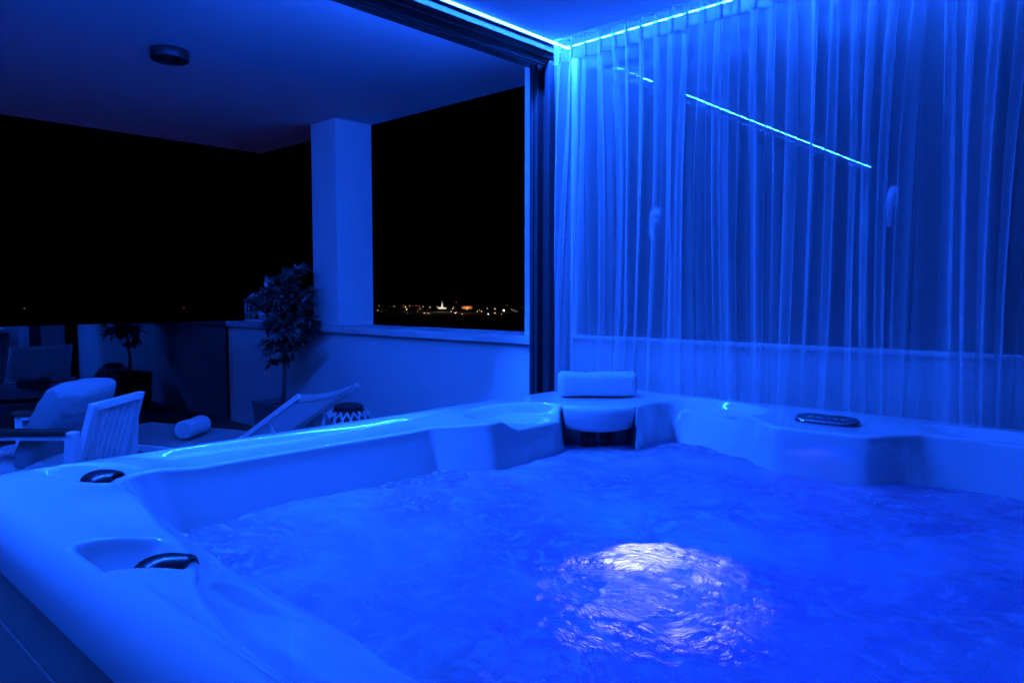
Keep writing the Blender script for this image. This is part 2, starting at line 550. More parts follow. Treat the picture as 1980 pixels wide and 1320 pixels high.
# ------------------------------------------------------------------ curtain
YC = 2.735
cu = thing('sheer_curtain', 'long translucent white pleated curtain hanging in front of the window band', 'curtain', (-2.26, YC, 0))
def fold(u, z):
    """offset of the cloth (dx, dy) at u metres along the rail and height z"""
    p = .073
    k = u / p
    t = (ZC - z) / ZC                       # 0 at the rail, 1 at the floor
    # slow drift of the folds sideways on the way down
    dr = 2.4 * (t ** .6) * noise.noise((k * .27, t * .7, 3.1))
    ph = 2 * PI * (k + dr)
    n1 = noise.noise((k * .33, t * .5, 9.7))
    n2 = noise.noise((k * .8, t * .9, 21.3))
    n3 = noise.noise((k * .21, t * .35, 40.))
    g = min(1, t * 3.5) ** .7               # how far the cloth has left the tape's regular pleats
    amp = .027 * (1 - .30 * g) * max(.06, 1 - .15 * g + 2.9 * g * n1)
    y = amp * math.sin(ph) + .022 * g * max(0, .5 + 1.4 * n3) * math.sin(ph * .5 + 5 * n1) + .016 * g * n2
    y += .0035 * g * math.sin(ph * 2.3 + 6 * n2)
    x = .016 * math.sin(2 * ph) * (1 - .4 * g) + .035 * g * n2
    return x, y
def cloth(mb, z0, z1, nz, push=0.):
    Wd = 3.1
    nu = 1250
    P = []
    for i in range(nu + 1):
        u = Wd * i / nu
        row = []
        for j in range(nz + 1):
            z = z0 + (z1 - z0) * j / nz
            dx, dy = fold(u, z)
            e = min(1, u / .03)
            row.append((XD + .006 + u + dx * e, YC + dy + push, z))
        P.append(row)
    mb.grid(P)
m = MB(); cloth(m, .012, ZC - .012, 64); local(m, cu).build('cloth', M['sheer'], cu)
m = MB(); cloth(m, ZC - .108, ZC - .056, 6, -.0022); local(m, cu).build('header_tape', M['header'], cu)
for zc_ in (ZC - .107,):
    m = MB(); cloth(m, zc_ - .003, zc_ + .003, 1, -.0046); local(m, cu).build('tape_cord', M['cord'], cu)
m = MB(); m.bx(XD + .02, 1.0, YC - .012, YC + .012, ZC - .011, ZC + .01)
tag(m.build('curtain_rail', M['white_metal']), 'slim white rail in the ceiling carrying the sheer curtain', 'curtain rail')

# ------------------------------------------------------------------ hot tub
RIM, ZWAT = .794, .654
tub = thing('hot_tub', 'large square white acrylic hot tub full of bubbling blue water', 'hot tub', (-.82, 1.49, 0))
ctrl = [(-1.70,.60,.062),(-1.735,.68,.062),(-1.745,.793,.062),(-1.741,1.015,.062),(-1.732,1.3,.062),(-1.733,1.47,.055),(-1.730,1.50,.055),(-1.722,1.510,.055),(-1.614,1.620,.05),(-1.606,1.630,.05),(-1.602,1.66,.045),(-1.602,1.70,.04),
        (-1.599,1.80,.02),(-1.599,1.914,.02),(-1.603,1.985,.015),(-1.69,2.087,0.),(-1.505,2.262,0.),(-1.418,2.176,.015),(-1.445,2.26,.02),(-1.455,2.36,.02),
        (-1.425,2.425,.03),(-1.35,2.43,.04),(-1.25,2.385,.04),(-1.12,2.315,.03),(-1.03,2.27,.02),(-.975,2.20,.0),(-.915,2.150,0.),(-.78,2.163,0.),(-.66,2.176,0.),
        (-.625,2.21,0.),(-.59,2.27,.01),(-.545,2.325,.03),(-.42,2.338,.03),(-.2,2.328,.03),(0.,2.31,.03),(.07,2.2,.05),(.08,1.5,.1),(.08,.8,.1),(0.,.50,.2),(-.3,.388,.24),
        (-.608,.393,.24),(-.85,.411,.23),(-1.004,.443,.22),(-1.085,.478,.19),(-1.19,.502,.16),(-1.30,.512,.15),(-1.43,.532,.14),(-1.562,.55,.12),(-1.64,.57,.10)]
P = np.array(ctrl)
for it in range(2):                                   # corner cutting, kept tight
    Q = []
    for i in range(len(P)):
        a, b = P[i], P[(i + 1) % len(P)]
        Q += [a * .86 + b * .14, a * .14 + b * .86]
    P = np.array(Q)
seg = np.linalg.norm(np.roll(P[:, :2], -1, 0) - P[:, :2], axis=1)
cum = np.concatenate([[0], np.cumsum(seg)])
NS = 1500
ss = np.linspace(0, cum[-1], NS, endpoint=False)
Pc = np.vstack([P, P[:1]])
I = np.stack([np.interp(ss, cum, Pc[:, k]) for k in range(3)], 1)
def smooth(a, w):
    k = np.hanning(w + 2)[1:-1]; k /= k.sum()
    h = w // 2
    out = np.empty_like(a)
    for c in range(a.shape[1]):
        e = np.concatenate([a[-h:, c], a[:, c], a[:h, c]])
        out[:, c] = np.convolve(e, k, 'valid')[:len(a)]
    return out
I = smooth(I, 7)
cen = np.array([-.82, 1.49])
tan = smooth(np.roll(I[:, :2], -1, 0) - np.roll(I[:, :2], 1, 0), 7)
tan /= np.linalg.norm(tan, axis=1)[:, None]
nin = np.stack([tan[:, 1], -tan[:, 0]], 1)
if (nin * (cen - I[:, :2])).sum(1).mean() < 0:
    nin = -nin
nsl = smooth(nin, 61); nsl /= np.linalg.norm(nsl, axis=1)[:, None]
# matching points of the outer edge: a rounded rectangle hit by rays from the centre
th = np.unwrap(np.arctan2(I[:, 1] - cen[1], I[:, 0] - cen[0]))
th = np.minimum.accumulate(th) if th[-1] < th[0] else np.maximum.accumulate(th)
tot = -2 * PI if th[-1] < th[0] else 2 * PI
lin = th[0] + tot * np.arange(NS) / NS
res = smooth((th - lin)[:, None], 31)[:, 0]
th = lin + res
x0, x1, y0, y1, rc = -1.978, .335, .322, 2.648, .13
def outer(a, grow=0.):
    ca, sa = np.cos(a), np.sin(a)
    lo, hi = np.full_like(a, .2), np.full_like(a, 3.)
    def sd(r):
        px = np.abs(cen[0] + r * ca - (x0 + x1) / 2) - ((x1 - x0) / 2 - rc)
        py = np.abs(cen[1] + r * sa - (y0 + y1) / 2) - ((y1 - y0) / 2 - rc)
        return np.hypot(np.maximum(px, 0), np.maximum(py, 0)) + np.minimum(np.maximum(px, py), 0) - rc - grow
    for _ in range(50):
        mid = (lo + hi) / 2
        ins = sd(mid) < 0
        lo = np.where(ins, mid, lo); hi = np.where(ins, hi, mid)
    return np.stack([cen[0] + lo * ca, cen[1] + lo * sa], 1)
def sstep(a, b, x):
    t = np.clip((x - a) / (b - a), 0, 1)
    return t * t * (3 - 2 * t)
hollows = [  # cx, cy, rx, ry, angle, depth, softness
    (-1.775, .565, .165, .072, 24, .055, .30), (-1.170, .430, .145, .066, 39, .058, .30),
    (-1.68, 1.87, .22, .150, 82, .040, .34), (-1.235, 2.415, .21, .115, -14, .030, .30), (-.37, 2.43, .22, .085, -4, .026, .40)]
def hollow(xy, near=1.):
    z = np.zeros(len(xy))
    for hi_, (cx, cy, rx, ry, an, dp, so) in enumerate(hollows):
        a = R(an)
        u = ((xy[:, 0] - cx) * math.cos(a) + (xy[:, 1] - cy) * math.sin(a)) / rx
        v = (-(xy[:, 0] - cx) * math.sin(a) + (xy[:, 1] - cy) * math.cos(a)) / ry
        r = np.hypot(u, v)
        z -= dp * (1 - sstep(1 - so, 1.05, r)) * (near if hi_ < 2 else 1.)
    # the pillow that swells between the two near jets
    r = np.hypot((xy[:, 0] + 1.48) / .20, (xy[:, 1] - .52) / .10)
    z += .009 * (1 - sstep(.1, 1.1, r))
    return z
O0 = outer(th)
er = .05
rows = []
def row(xy, z): rows.append(np.column_stack([xy, z if np.ndim(z) else np.full(NS, z)]))
inn = (cen - O0); inn /= np.linalg.norm(inn, axis=1)[:, None]
row(outer(th, -.02), .69)
row(outer(th, -.004), .69)
row(outer(th, 0.), .70)
row(outer(th, 0.), RIM - er - .01)
for k in range(1, 9):
    a = k / 9 * PI / 2
    row(outer(th, -er * (1 - math.cos(a))), RIM - er + er * math.sin(a) - .01 * math.cos(a))
E0 = outer(th, -er)
# the moulded step on the deck: almost straight slope, slightly rounded, softly blended at both ends
STX = np.linspace(.070, .130, 241)
slope = np.interp(STX, [.084, .090, .112, .118], [0, .55, .70, 0])
STZ = np.concatenate([[0], np.cumsum((slope[1:] + slope[:-1]) / 2 * np.diff(STX))])
lr = .014
E1 = I[:, :2] - nin * lr
side = np.ones(NS)
dleft = sstep(-1.0, -1.25, -0 + E1[:, 0]) * 0
for k in range(0, 101):
    t = k / 100
    xy = E0 * (1 - t) + E1 * t
    d = np.linalg.norm(xy - O0, axis=1)
    # moulded step half way across the deck on the door side and the near side
    wl = 1 - sstep(-1.60, -1.45, xy[:, 0]); wl = wl * (1 - sstep(1.45, 1.75, xy[:, 1])) * sstep(.62, .80, xy[:, 1])
    wn = (1 - sstep(.60, .75, xy[:, 1])) * sstep(-1.08, -.98, xy[:, 0])
    wob = .012 * np.sin(3.1 * xy[:, 1] + 1.) + .010 * np.sin(9.7 * xy[:, 1])
    s1 = wl * np.interp(d + wob, STX, STZ) + wn * .011 * sstep(.050, .075, d)
    z = RIM + .006 * np.sin(PI * np.clip(t, 0, 1)) * (1 - t) - s1 + hollow(xy, 1 - float(sstep(.72, .97, np.array(t))))
    row(xy, z)
zl = rows[-1][:, 2].copy()
for k in range(1, 7):
    a = k / 6 * PI / 2 * .88
    xy = I[:, :2] - nin * lr * (1 - math.sin(a))
    row(xy, zl - lr * (1 - math.cos(a)))
zb = rows[-1][:, 2].copy()
for k in range(1, 15):
    t = k / 14
    z = zb + (.30 - zb) * t
    off = I[:, 2] * np.clip((zb - z) / (zb - ZWAT), 0, 2.2)
    row(I[:, :2] + nsl * off[:, None] + (1 - t) * 0, z)
bx = rows[-1][:, :2]
for k in range(1, 6):
    t = k / 5
    row(bx * (1 - .93 * t) + cen * .93 * t, .30 - .12 * sstep(.1, .6, np.full(NS, t)))
A = np.stack(rows, 1)
m = MB()
NR = A.shape[1]
vs = A.reshape(-1, 3)
fs = []
for i in range(NS):
    i2 = (i + 1) % NS
    for j in range(NR - 1):
        fs.append((i * NR + j, i2 * NR + j, i2 * NR + j + 1, i * NR + j + 1))
fs.append(tuple(i * NR + NR - 1 for i in range(NS)))
m.add(vs.tolist(), fs, True)
shell = local(m, tub).build('shell', M['acrylic'], tub)

# cabinet boards below the rim
m = MB()
ci = .035
for (ax, ay, bx_, by_) in ((x0 + .1, y0 + ci, x1 - .1, y0 + ci), (x0 + ci, y0 + .1, x0 + ci, y1 - .1), (x0 + .1, y1 - ci, x1 - .1, y1 - ci), (x1 - ci, y0 + .1, x1 - ci, y1 - .1)):
    hor = abs(bx_ - ax) > abs(by_ - ay)
    for r_ in range(5):
        za = .03 + r_ * .134
        if hor: m.bx(ax, bx_, ay - .012, ay + .012, za, za + .128)
        else: m.bx(ax - .012, ax + .012, ay, by_, za, za + .128)
for cx in (x0 + ci + .04, x1 - ci - .04):
    for cy in (y0 + ci + .04, y1 - ci - .04):
        m.bx(cx - .05, cx + .05, cy - .05, cy + .05, .0, .70)
local(m, tub).build('cabinet', M['cabinet'], tub, .003)

# skimmer in the far corner
tdir = Vector((.732, .681, 0)); nout = Vector((-.681, .732, 0)); fl = Vector((-1.509, 2.082, 0))
def sk(a, o, z): return fl + tdir * a + nout * o + Vector((0, 0, z))
m = MB()
prof = []
for o, z in ((.20, .797), (.14, .800), (.085, .799)): prof.append((o, z))
for k in range(0, 9):
    a = k / 8 * PI / 2
    prof.append((.05 - .03 * math.sin(a) + .03 * 0 + (.0), .769 + .03 * math.cos(a)))
prof += [(.022, .752), (.026, .732), (.030, .721), (.036, .717), (.05, .719)]
Pg = []
for i in range(25):
    q = -1 + 2 * i / 24
    rowp = []
    for o, z in prof:
        wv = .116 + .012 * min(1, max(0, (z - .715) / .08))
        bulge = .034 * (1 - q * q) if o < .1 else .0
        drop = -.010 * (1 - q * q) * max(0, min(1, (.80 - z) / .1))
        rowp.append(sk(q * wv * (1 if o < .1 else 1.0), o - bulge + .006, z + drop))
    Pg.append(rowp)
m.grid(Pg)
sp = local(m, tub).build('skimmer_cover', M['acrylic'], tub)
m = MB()
Pg = []
for i in range(13):
    q = -1 + 2 * i / 12
    Pg.append([sk(q * .122, .075 - .012 * (1 - q * q), z) for z in (.55, .64, .72, .738)])
m.grid(Pg)
for sgn in (-1, 1):
    m.grid([[sk(sgn * .122, o, z) for z in (.55, .738)] for o in (.012, .08)])
so_ = local(m, tub).build('skimmer_mouth', M['mouth'], tub)
m = MB()
for q in (-.050, -.022, .022, .050):
    m.tube([sk(q, .055, .60), sk(q, .055, .732)], .011, 8)
local(m, tub).build('grille', M['dark_frame'], so_)

# control panel on the window side block
cp = Vector((-.82, 2.318, RIM + .004))
pdir = Vector((1, .02, 0)).normalized(); pn = Vector((-pdir.y, pdir.x, 0))
def stadium(L, r, n=12):
    out = []
    for k in range(n + 1):
        a = -PI / 2 + PI * k / n; out.append((L + r * math.cos(a), r * math.sin(a)))
    for k in range(n + 1):
        a = PI / 2 + PI * k / n; out.append((-L + r * math.cos(a), r * math.sin(a)))
    return out
def stad_layers(mb, layers, smooth=False):
    Pl = [[cp + pdir * x + pn * y + Vector((0, 0, z + (y + .03) * .16)) for x, y in stadium(L, r)] for L, r, z in layers]
    n = len(Pl[0])
    vs = [p for l in Pl for p in l]
    fs = [(i * n + k, i * n + (k + 1) % n, (i + 1) * n + (k + 1) % n, (i + 1) * n + k) for i in range(len(Pl) - 1) for k in range(n)]
    fs.append(tuple((len(Pl) - 1) * n + k for k in range(n)))
    mb.add(vs, fs, smooth)
m = MB(); stad_layers(m, [(.055, .041, -.010), (.055, .041, .002), (.055, .039, .006), (.055, .033, .0075)])
cpo = local(m, tub).build('control_panel', M['panel_black'], tub)
m = MB(); 
Pl = [[cp + pdir * x + pn * y + Vector((0, 0, z + (y + .03) * .16)) for x, y in stadium(.055, r)] for r, z in ((.0390, .0062), (.0380, .0080), (.0355, .0088), (.0342, .0074))]
m.grid([list(c) + [c[0]] for c in Pl]); local(m, tub).build('panel_ring', M['panel_ring'], cpo)
for q, w in ((-.048, .008), (-.026, .006), (.026, .006), (.048, .008)):
    c = cp + pdir * q + Vector((0, 0, .0078 + .03 * .16))
    m = MB()
    m.bar(c - pdir * w, c + pdir * w, .003, .0008)
    m.bar(c - pn * w * .7, c + pn * w * .7, .003, .0009)
    local(m, tub).build('panel_icon', M['icon'], cpo)

# two near massage jets
for (jx, jy, jz, an, L) in ((-1.735, .551, RIM - .012, 36, .042), (-1.108, .432, RIM - .016, 43, .042)):
    a = R(an)
    ax = Vector((math.cos(a), math.sin(a), 0)); ay = Vector((-math.sin(a), math.cos(a), 0)); az = Vector((0, 0, 1))
    c = Vector((jx, jy, jz))
    m = MB(); Pg = []
    for i in range(21):
        t = i / 20
        xx = -L + 2 * L * t
        rr = math.sqrt(max(0, 1 - ((t - .62) / .64) ** 2)) if t < .62 else (1 - .10 * ((t - .62) / .38) ** 2)
        if i == 0: rr = .02
        Pg.append([c + ax * xx + ay * (.034 * rr * math.cos(q)) + az * (.029 * rr * math.sin(q)) for q in [2 * PI * k / 20 for k in range(21)]])
    m.grid(Pg)
    Pe = [[c + ax * (L - .004 * d) + ay * (.034 * .9 * s_ * math.cos(q)) + az * (.029 * .9 * s_ * math.sin(q)) for q in [2 * PI * k / 20 for k in range(21)]] for s_, d in ((1, 0), (.86, -.6), (.78, .0), (.70, 3), (.02, 4))]
    m.grid(Pe)
    jo = local(m, tub).build('massage_jet', M['jet'], tub)
    m = MB(); m.lathe([(.001, .006), (.006, .006), (.009, .003), (.009, -.008)], 16)
    rot = Matrix((ay, az, ax)).transposed()
    m.v = [tuple(rot @ Vector(v) + c + ax * (L - .010)) for v in m.v]
    local(m, tub).build('nozzle', M['steel'], jo)

# underwater lamp
m = MB(); m.lathe([(.001, .0), (.082, .0), (.090, -.006)], 28, (-.915, 1.48, .36))
M['uw'] = emission('underwater_lamp_lens', (.74, .66, 1.0), 5.2)
local(m, tub).build('underwater_lamp', M['uw'], tub)
m = MB(); m.lathe([(.091, -.16), (.11, -.16), (.11, .004), (.091, .004)], 28, (-.915, 1.48, .36))
local(m, tub).build('lamp_ring', M['steel'], tub)
ld = bpy.data.lights.new('underwater_glow', 'POINT'); ld.color = (0., .0012, 1.); ld.energy = 10; ld.shadow_soft_size = .12  # blue point light added in the water, apart from the lamp lens
lo = bpy.data.objects.new('underwater_glow', ld); COL.objects.link(lo); lo.location = (-.86, 1.45, .48)

# water surface
NXW, NYW = 230, 230
xa, xb, ya, yb = -1.80, .12, .40, 2.46
inner_w = I[:, :2] + nsl * (I[:, 2:3] * .95)
Pg = []
for i in range(NXW + 1):
    rowp = []
    for j in range(NYW + 1):
        x = xa + (xb - xa) * i / NXW; y = ya + (yb - ya) * j / NYW
        w = noise.noise((x * 3.1, y * 3.1, .3)) * .006 + noise.noise((x * 8.3 + 4, y * 8.3, 1.7)) * .0075 + noise.noise((x * 21, y * 19, 5.)) * .0040
        rowp.append((x, y, ZWAT + w))
    Pg.append(rowp)
m = MB(); m.grid(Pg)
struct(m.build('water', M['water']), 'bubbling blue water in the hot tub', 'water')

# ------------------------------------------------------------------ towels
def rolled_towel(name, label, c, ax, Lh, w, h, mt, sq=2.6):
    """a rolled towel lying along ax: a rounded, slightly flattened roll with spiral ends"""
    t = thing(name, label, 'towel', c)
    t.rotation_euler.z = math.atan2(ax[1], ax[0])
    m = MB(); Pg = []
    nl, na = 40, 48
    for i in range(nl + 1):
        u = i / nl
        x = -Lh + 2 * Lh * u
        e = min(u, 1 - u) * 2 * Lh
        sh = math.sqrt(max(0, 1 - (1 - min(1, e / .018)) ** 2)) * .18 + .82
        r = []
        for k in range(na + 1):
            q = 2 * PI * k / na
            cq, sq_ = math.cos(q), math.sin(q)
            yy = math.copysign(abs(cq) ** (2 / sq), cq); zz = math.copysign(abs(sq_) ** (2 / sq), sq_)
            wob = 1 + .035 * noise.noise((x * 9 + c[0], q * .8 if q < PI else (2 * PI - q) * .8, c[1])) 
            top = .006 * noise.noise((x * 14, 1.3, c[0])) if zz > .4 else 0
            r.append((x, yy * w * sh * wob, h + zz * h * sh * wob + top))
        Pg.append(r)
    m.grid(Pg)
    # overlapping free edge along the back
    m.build('roll', mt, t)
    for sgn in (-1, 1):
        m = MB(); pts = []
        for k in range(90):
            a = k / 90 * 2 * PI * 3.2
            rr = .86 * (1 - k / 95)
            pts.append((sgn * (Lh - .003), w * rr * math.cos(a), h + h * rr * math.sin(a)))
        Pe = [[(sgn * (Lh - .001), w * .83 * s_ * math.cos(q), h + h * .83 * s_ * math.sin(q)) for q in [2 * PI * k / 32 for k in range(33)]] for s_ in (1., .5, .02)]
        m.grid(Pe)
        m.tube(pts, [.0055] * 90, 6)
        m.build('spiral_end', mt, t)
    return t
rolled_towel('towel', 'white rolled towel on the corner rim of the hot tub', (-1.695, 2.318, RIM + .004), (.734, .679), .148, .058, .047, M['towel'], 3.4)

# ------------------------------------------------------------------ armchair
RTV = Vector((.734, .679, 0)); FWV = Vector((-.679, .734, 0))
rzc = math.atan2(RTV.y, RTV.x)
# local frame of the chair: +x = image right (its back), +y = away from the viewer
ch = thing('armchair', 'white slatted outdoor armchair with dark wooden armrests', 'armchair', RTV * -2.29 + FWV * 3.635 + Vector((0, 0, 0)), rzc)
hw = .272
fr = M['white_metal']
m = MB()
for s_ in (-1, 1):
    y = s_ * hw
    m.bar((-.34, y, 0), (-.34, y, .545), .05, .04, (1, 0, 0))                    # front leg
    m.bar((.22, y, 0), (.26, y, .56), .05, .045, (1, 0, 0))                       # rear leg
    m.bar((-.362, y, .535), (.28, y, .535), .05, .025)                            # arm support
m.bar((-.33, -hw, .27), (-.33, hw, .27), .03, .05); m.bar((.22, -hw, .27), (.22, hw, .27), .03, .05)
for s_ in (-1, 1): m.bar((-.33, s_ * hw, .27), (.22, s_ * hw, .27), .03, .05)
m.build('frame', fr, ch, .004)
m = MB()
lean = .115
by = .215
def bk(y, z):  # the leaning back plane
    return (.215 + (z - .27) * lean / .40 * 1.0, y, z)
m.bar(bk(-by, .665), bk(by, .665), .034, .036)
m.bar(bk(-by, .30), bk(by, .30), .03, .035)
for s_ in (-1, 1): m.bar(bk(s_ * by, .27), bk(s_ * by, .68), .045, .03, (1, 0, 0))
bko = m.build('back_frame', fr, ch, .003)
for k in range(6):
    y = -by + .075 + k * (2 * by - .15) / 5
    m = MB(); m.bar(bk(y, .315), bk(y, .65), .027, .014, (1, 0, 0)); m.build('slat', fr, ch, .002)
for s_ in (-1, 1):
    m = MB(); m.bar((-.375, s_ * hw, .559), (.245, s_ * hw, .559), .075, .022); m.build('armrest', M['wood_dark'], ch, .004)

def cushion(name, label, mt, parent_loc, rz, tilt, size, puff=.55, wr=.006, seed=0.):
    m = MB()
    nx, ny = 56, 50
    lx, ly, lz = size
    top = []; bot = []
    for i in range(nx + 1):
        rt_, rb = [], []
        for j in range(ny + 1):
            u = -1 + 2 * i / nx; v = -1 + 2 * j / ny
            e = (max(0, 1 - abs(u) ** 3.2) * max(0, 1 - abs(v) ** 3.2)) ** .42
            x = u * lx / 2 * (1 - .03 * abs(v) ** 3); y = v * ly / 2 * (1 - .03 * abs(u) ** 3)
            w = wr * (noise.noise((x * 7 + seed, y * 7, 2.)) + .9 * noise.noise((x * 30 + seed, y * 6, 6.)) + .5 * noise.noise((x * 55 + 9 * y, y * 14, seed))) * (1 - e * .3)
            z = lz / 2 * (.18 + .82 * e)
            rt_.append((x, y, z + w * 1.6)); rb.append((x, y, -z + w))
        top.append(rt_); bot.append(rb)
    m.grid(top); m.grid(bot)
    edge = [(i, 0) for i in range(nx + 1)] + [(nx, j) for j in range(1, ny + 1)] + [(i, ny) for i in range(nx - 1, -1, -1)] + [(0, j) for j in range(ny - 1, 0, -1)]
    edge.append(edge[0])
    m.grid([[top[i][j] for i, j in edge], [bot[i][j] for i, j in edge]])
    o = m.build(name, mt)
    bm = bmesh.new(); bm.from_mesh(o.data); bmesh.ops.remove_doubles(bm, verts=bm.verts, dist=1e-5)
    bmesh.ops.recalc_face_normals(bm, faces=bm.faces); bm.to_mesh(o.data); bm.free()
    sd = o.modifiers.new('soft', 'SUBSURF'); sd.levels = 1; sd.render_levels = 1
    o.rotation_euler = (0, tilt, rz); o.location = parent_loc
    tag(o, label, 'cushion')
    return o
base = Vector(ch.location)
def chp(x, y, z): return base + RTV * x + FWV * y + Vector((0, 0, z))
cushion('seat_cushion', 'pale seat cushion on the white armchair', M['seat_cushion'], chp(-.10, 0, .355), rzc, 0, (.60, .48, .14), seed=1.)
cushion('back_cushion', 'plump grey cushion leaning on the slatted armchair back', M['cushion'], chp(.075, 0, .565), rzc, R(-62), (.43, .50, .17), wr=.006, seed=4.)

# ------------------------------------------------------------------ sun lounger
la = math.atan2(.34, .94)
lg = thing('sun_lounger', 'white sun lounger with raised mesh backrest beside the parapet', 'sun lounger', (-4.51, 2.255, 0), la)
# local +x towards the head end, y across; head near corner (-3.71,2.21), far (-3.91,2.785)
lw = .305
zb_ = .24
hx0 = .16     # hinge
hd = Vector((.80, 0, .60))
m = MB()
for s_ in (-1, 1):
    m.bar((-1.12, s_ * lw, zb_ - .02), (.80, s_ * lw, zb_ - .02), .035, .045)
    for xx in (-.95, .60): m.bar((xx, s_ * lw, 0), (xx, s_ * lw, zb_ - .03), .035, .035, (1, 0, 0))
for xx in (-1.12, .79): m.bar((xx, -lw, zb_ - .02), (xx, lw, zb_ - .02), .035, .045)
m.build('frame', fr, lg, .004)
m = MB()
Pg = [[(-1.10 + 1.24 * i / 20, -lw + .02 + (2 * lw - .04) * j / 10, zb_ + .006 - .012 * (1 - (2 * j / 10 - 1) ** 2)) for j in range(11)] for i in range(21)]
m.grid(Pg)
so = m.build('seat_sling', M['sling'], lg)
hinge = Vector((hx0, 0, zb_))
topb = Vector((.735, 0, .615))
bd = (topb - hinge); bl = bd.length; bdn = bd.normalized(); bnn = Vector((-bdn.z, 0, bdn.x))
def bp(t, y, n): return hinge + bdn * (t * bl) + bnn * n + Vector((0, y, 0))
m = MB()
for s_ in (-1, 1): m.bar(bp(0, s_ * (lw - .02), 0), bp(1, s_ * (lw - .02), 0), .03, .03, bnn)
m.bar(bp(.03, -lw + .02, -.0), bp(.03, lw - .02, -.0), .028, .028, bnn)
# bowed rail under the head end
pts = [bp(.93 - .055 * (1 - (2 * k / 12 - 1) ** 2), -lw + .03 + (2 * lw - .06) * k / 12, -.012) for k in range(13)]
m.tube(pts, .013, 8)
m.build('backrest_frame', fr, lg, .003)
m = MB()
Pg = [[bp(.02 + .975 * i / 20, -lw + .03 + (2 * lw - .06) * j / 12, .012 - .022 * (1 - (2 * j / 12 - 1) ** 2) * min(1, i / 5)) for j in range(13)] for i in range(21)]
m.grid(Pg)
m.build('back_sling', M['sling'], lg)
m = MB()
for s_ in (-1, 1):
    m = MB(); m.bar(bp(.55, s_ * (lw - .05), -.02), (.62, s_ * (lw - .05), zb_ - .01), .02, .02, (1, 0, 0))
    m.build('prop', fr, lg, .002)
rolled_towel('towel', 'grey rolled towel lying on the white sun lounger', (-4.90, 2.14, zb_ + .004), (-.62, .78), .135, .064, .060, M['towel_grey'], 2.1)

# ------------------------------------------------------------------ potted tree
tp = Vector((-5.165, 2.96, 0))
tr = thing('potted_tree', 'small bushy standard tree growing in a square planter by the parapet', 'tree', tp)
m = MB()
for (a0, a1, z0_, z1_) in ((.17, .175, .0, .36),):
    Pl = [[(sx * r, sy * r, z) for sx, sy in ((-1, -1), (1, -1), (1, 1), (-1, 1))] for r, z in ((.15, 0.), (.165, .35), (.172, .35), (.172, .37), (.155, .37), (.15, .33))]
    n = 4
    m.add([p for l in Pl for p in l], [(i * n + k, i * n + (k + 1) % n, (i + 1) * n + (k + 1) % n, (i + 1) * n + k) for i in range(len(Pl) - 1) for k in range(4)] + [(3, 2, 1, 0)])
pt = m.build('planter', M['pot'], tr, .004)
m = MB(); m.box((0, 0, .325), (.30, .30, .02)); m.build('soil', M['soil'], pt)
trunk = [(0, 0, .32), (.01, .01, .50), (.035, .0, .68), (.075, .01, .82), (.09, .0, .95), (.085, .01, 1.08), (.07, 0, 1.2)]
m = MB(); m.tube(trunk, [.016, .015, .014, .013, .011, .008, .004], 8)
rng = random.Random(11)
tips = []
def branch(p, d, L, r, depth):
    pts = [p]
    q = Vector(p)
    for k in range(4):
        d = (d + Vector((rng.uniform(-.3, .3), rng.uniform(-.3, .3), rng.uniform(-.15, .25)))).normalized()
        q = q + d * L / 4
        pts.append(Vector(q)); tips.append((Vector(q), Vector(d)))
    m.tube(pts, [r, r * .85, r * .7, r * .5, r * .3], 5)
    if depth:
        for k in range(3):
            i = rng.randint(1, 4)
            branch(pts[i], (d + Vector((rng.uniform(-1, 1), rng.uniform(-1, 1), rng.uniform(-.6, .8)))).normalized(), L * .6, r * .6, depth - 1)
for k in range(15):
    z = .80 + .40 * k / 14
    i = min(5, max(3, int((z - .8) / .13) + 3))
    a = k * 2.4
    up = -.25 + .85 * (z - .8) / .4
    branch(Vector((.085, 0, z)), Vector((math.cos(a), math.sin(a), up)).normalized(), .19 - .08 * abs(z - 1.0) , .006, 1)
branch(Vector((.07, 0, 1.18)), Vector((-.25, 0, 1)), .16, .005, 0)
# a low shoot
branch(Vector((.03, 0, .66)), Vector((-.8, -.3, .1)).normalized(), .11, .004, 0)
m.build('trunk', M['bark'], tr)
m = MB()
def leaf(p, d, L, wd):
    d = d.normalized()
    sidev = d.cross(Vector((rng.uniform(-.5, .5), rng.uniform(-.5, .5), 1))).normalized()
    upv = sidev.cross(d)
    vs = []
    prof_ = ((0, .05), (.2, .7), (.45, 1.), (.75, .62), (1., .03))
    for t, w in prof_:
        c = p + d * L * t - Vector((0, 0, 1)) * (.25 * L * t * t)
        vs += [c - sidev * wd * w + upv * wd * w * .35, c, c + sidev * wd * w + upv * wd * w * .35]
    fs = []
    for i in range(4):
        fs += [(3 * i, 3 * i + 1, 3 * i + 4, 3 * i + 3), (3 * i + 1, 3 * i + 2, 3 * i + 5, 3 * i + 4)]
    m.add(vs, fs, True)
for p, d in tips:
    for k in range(5):
        dd = d + Vector((rng.uniform(-1, 1), rng.uniform(-1, 1), rng.uniform(-.7, .8)))
        leaf(p + Vector((rng.uniform(-.02, .02),) * 3), dd, rng.uniform(.06, .105), rng.uniform(.013, .021))
m.build('crown', M['leaf'], tr)

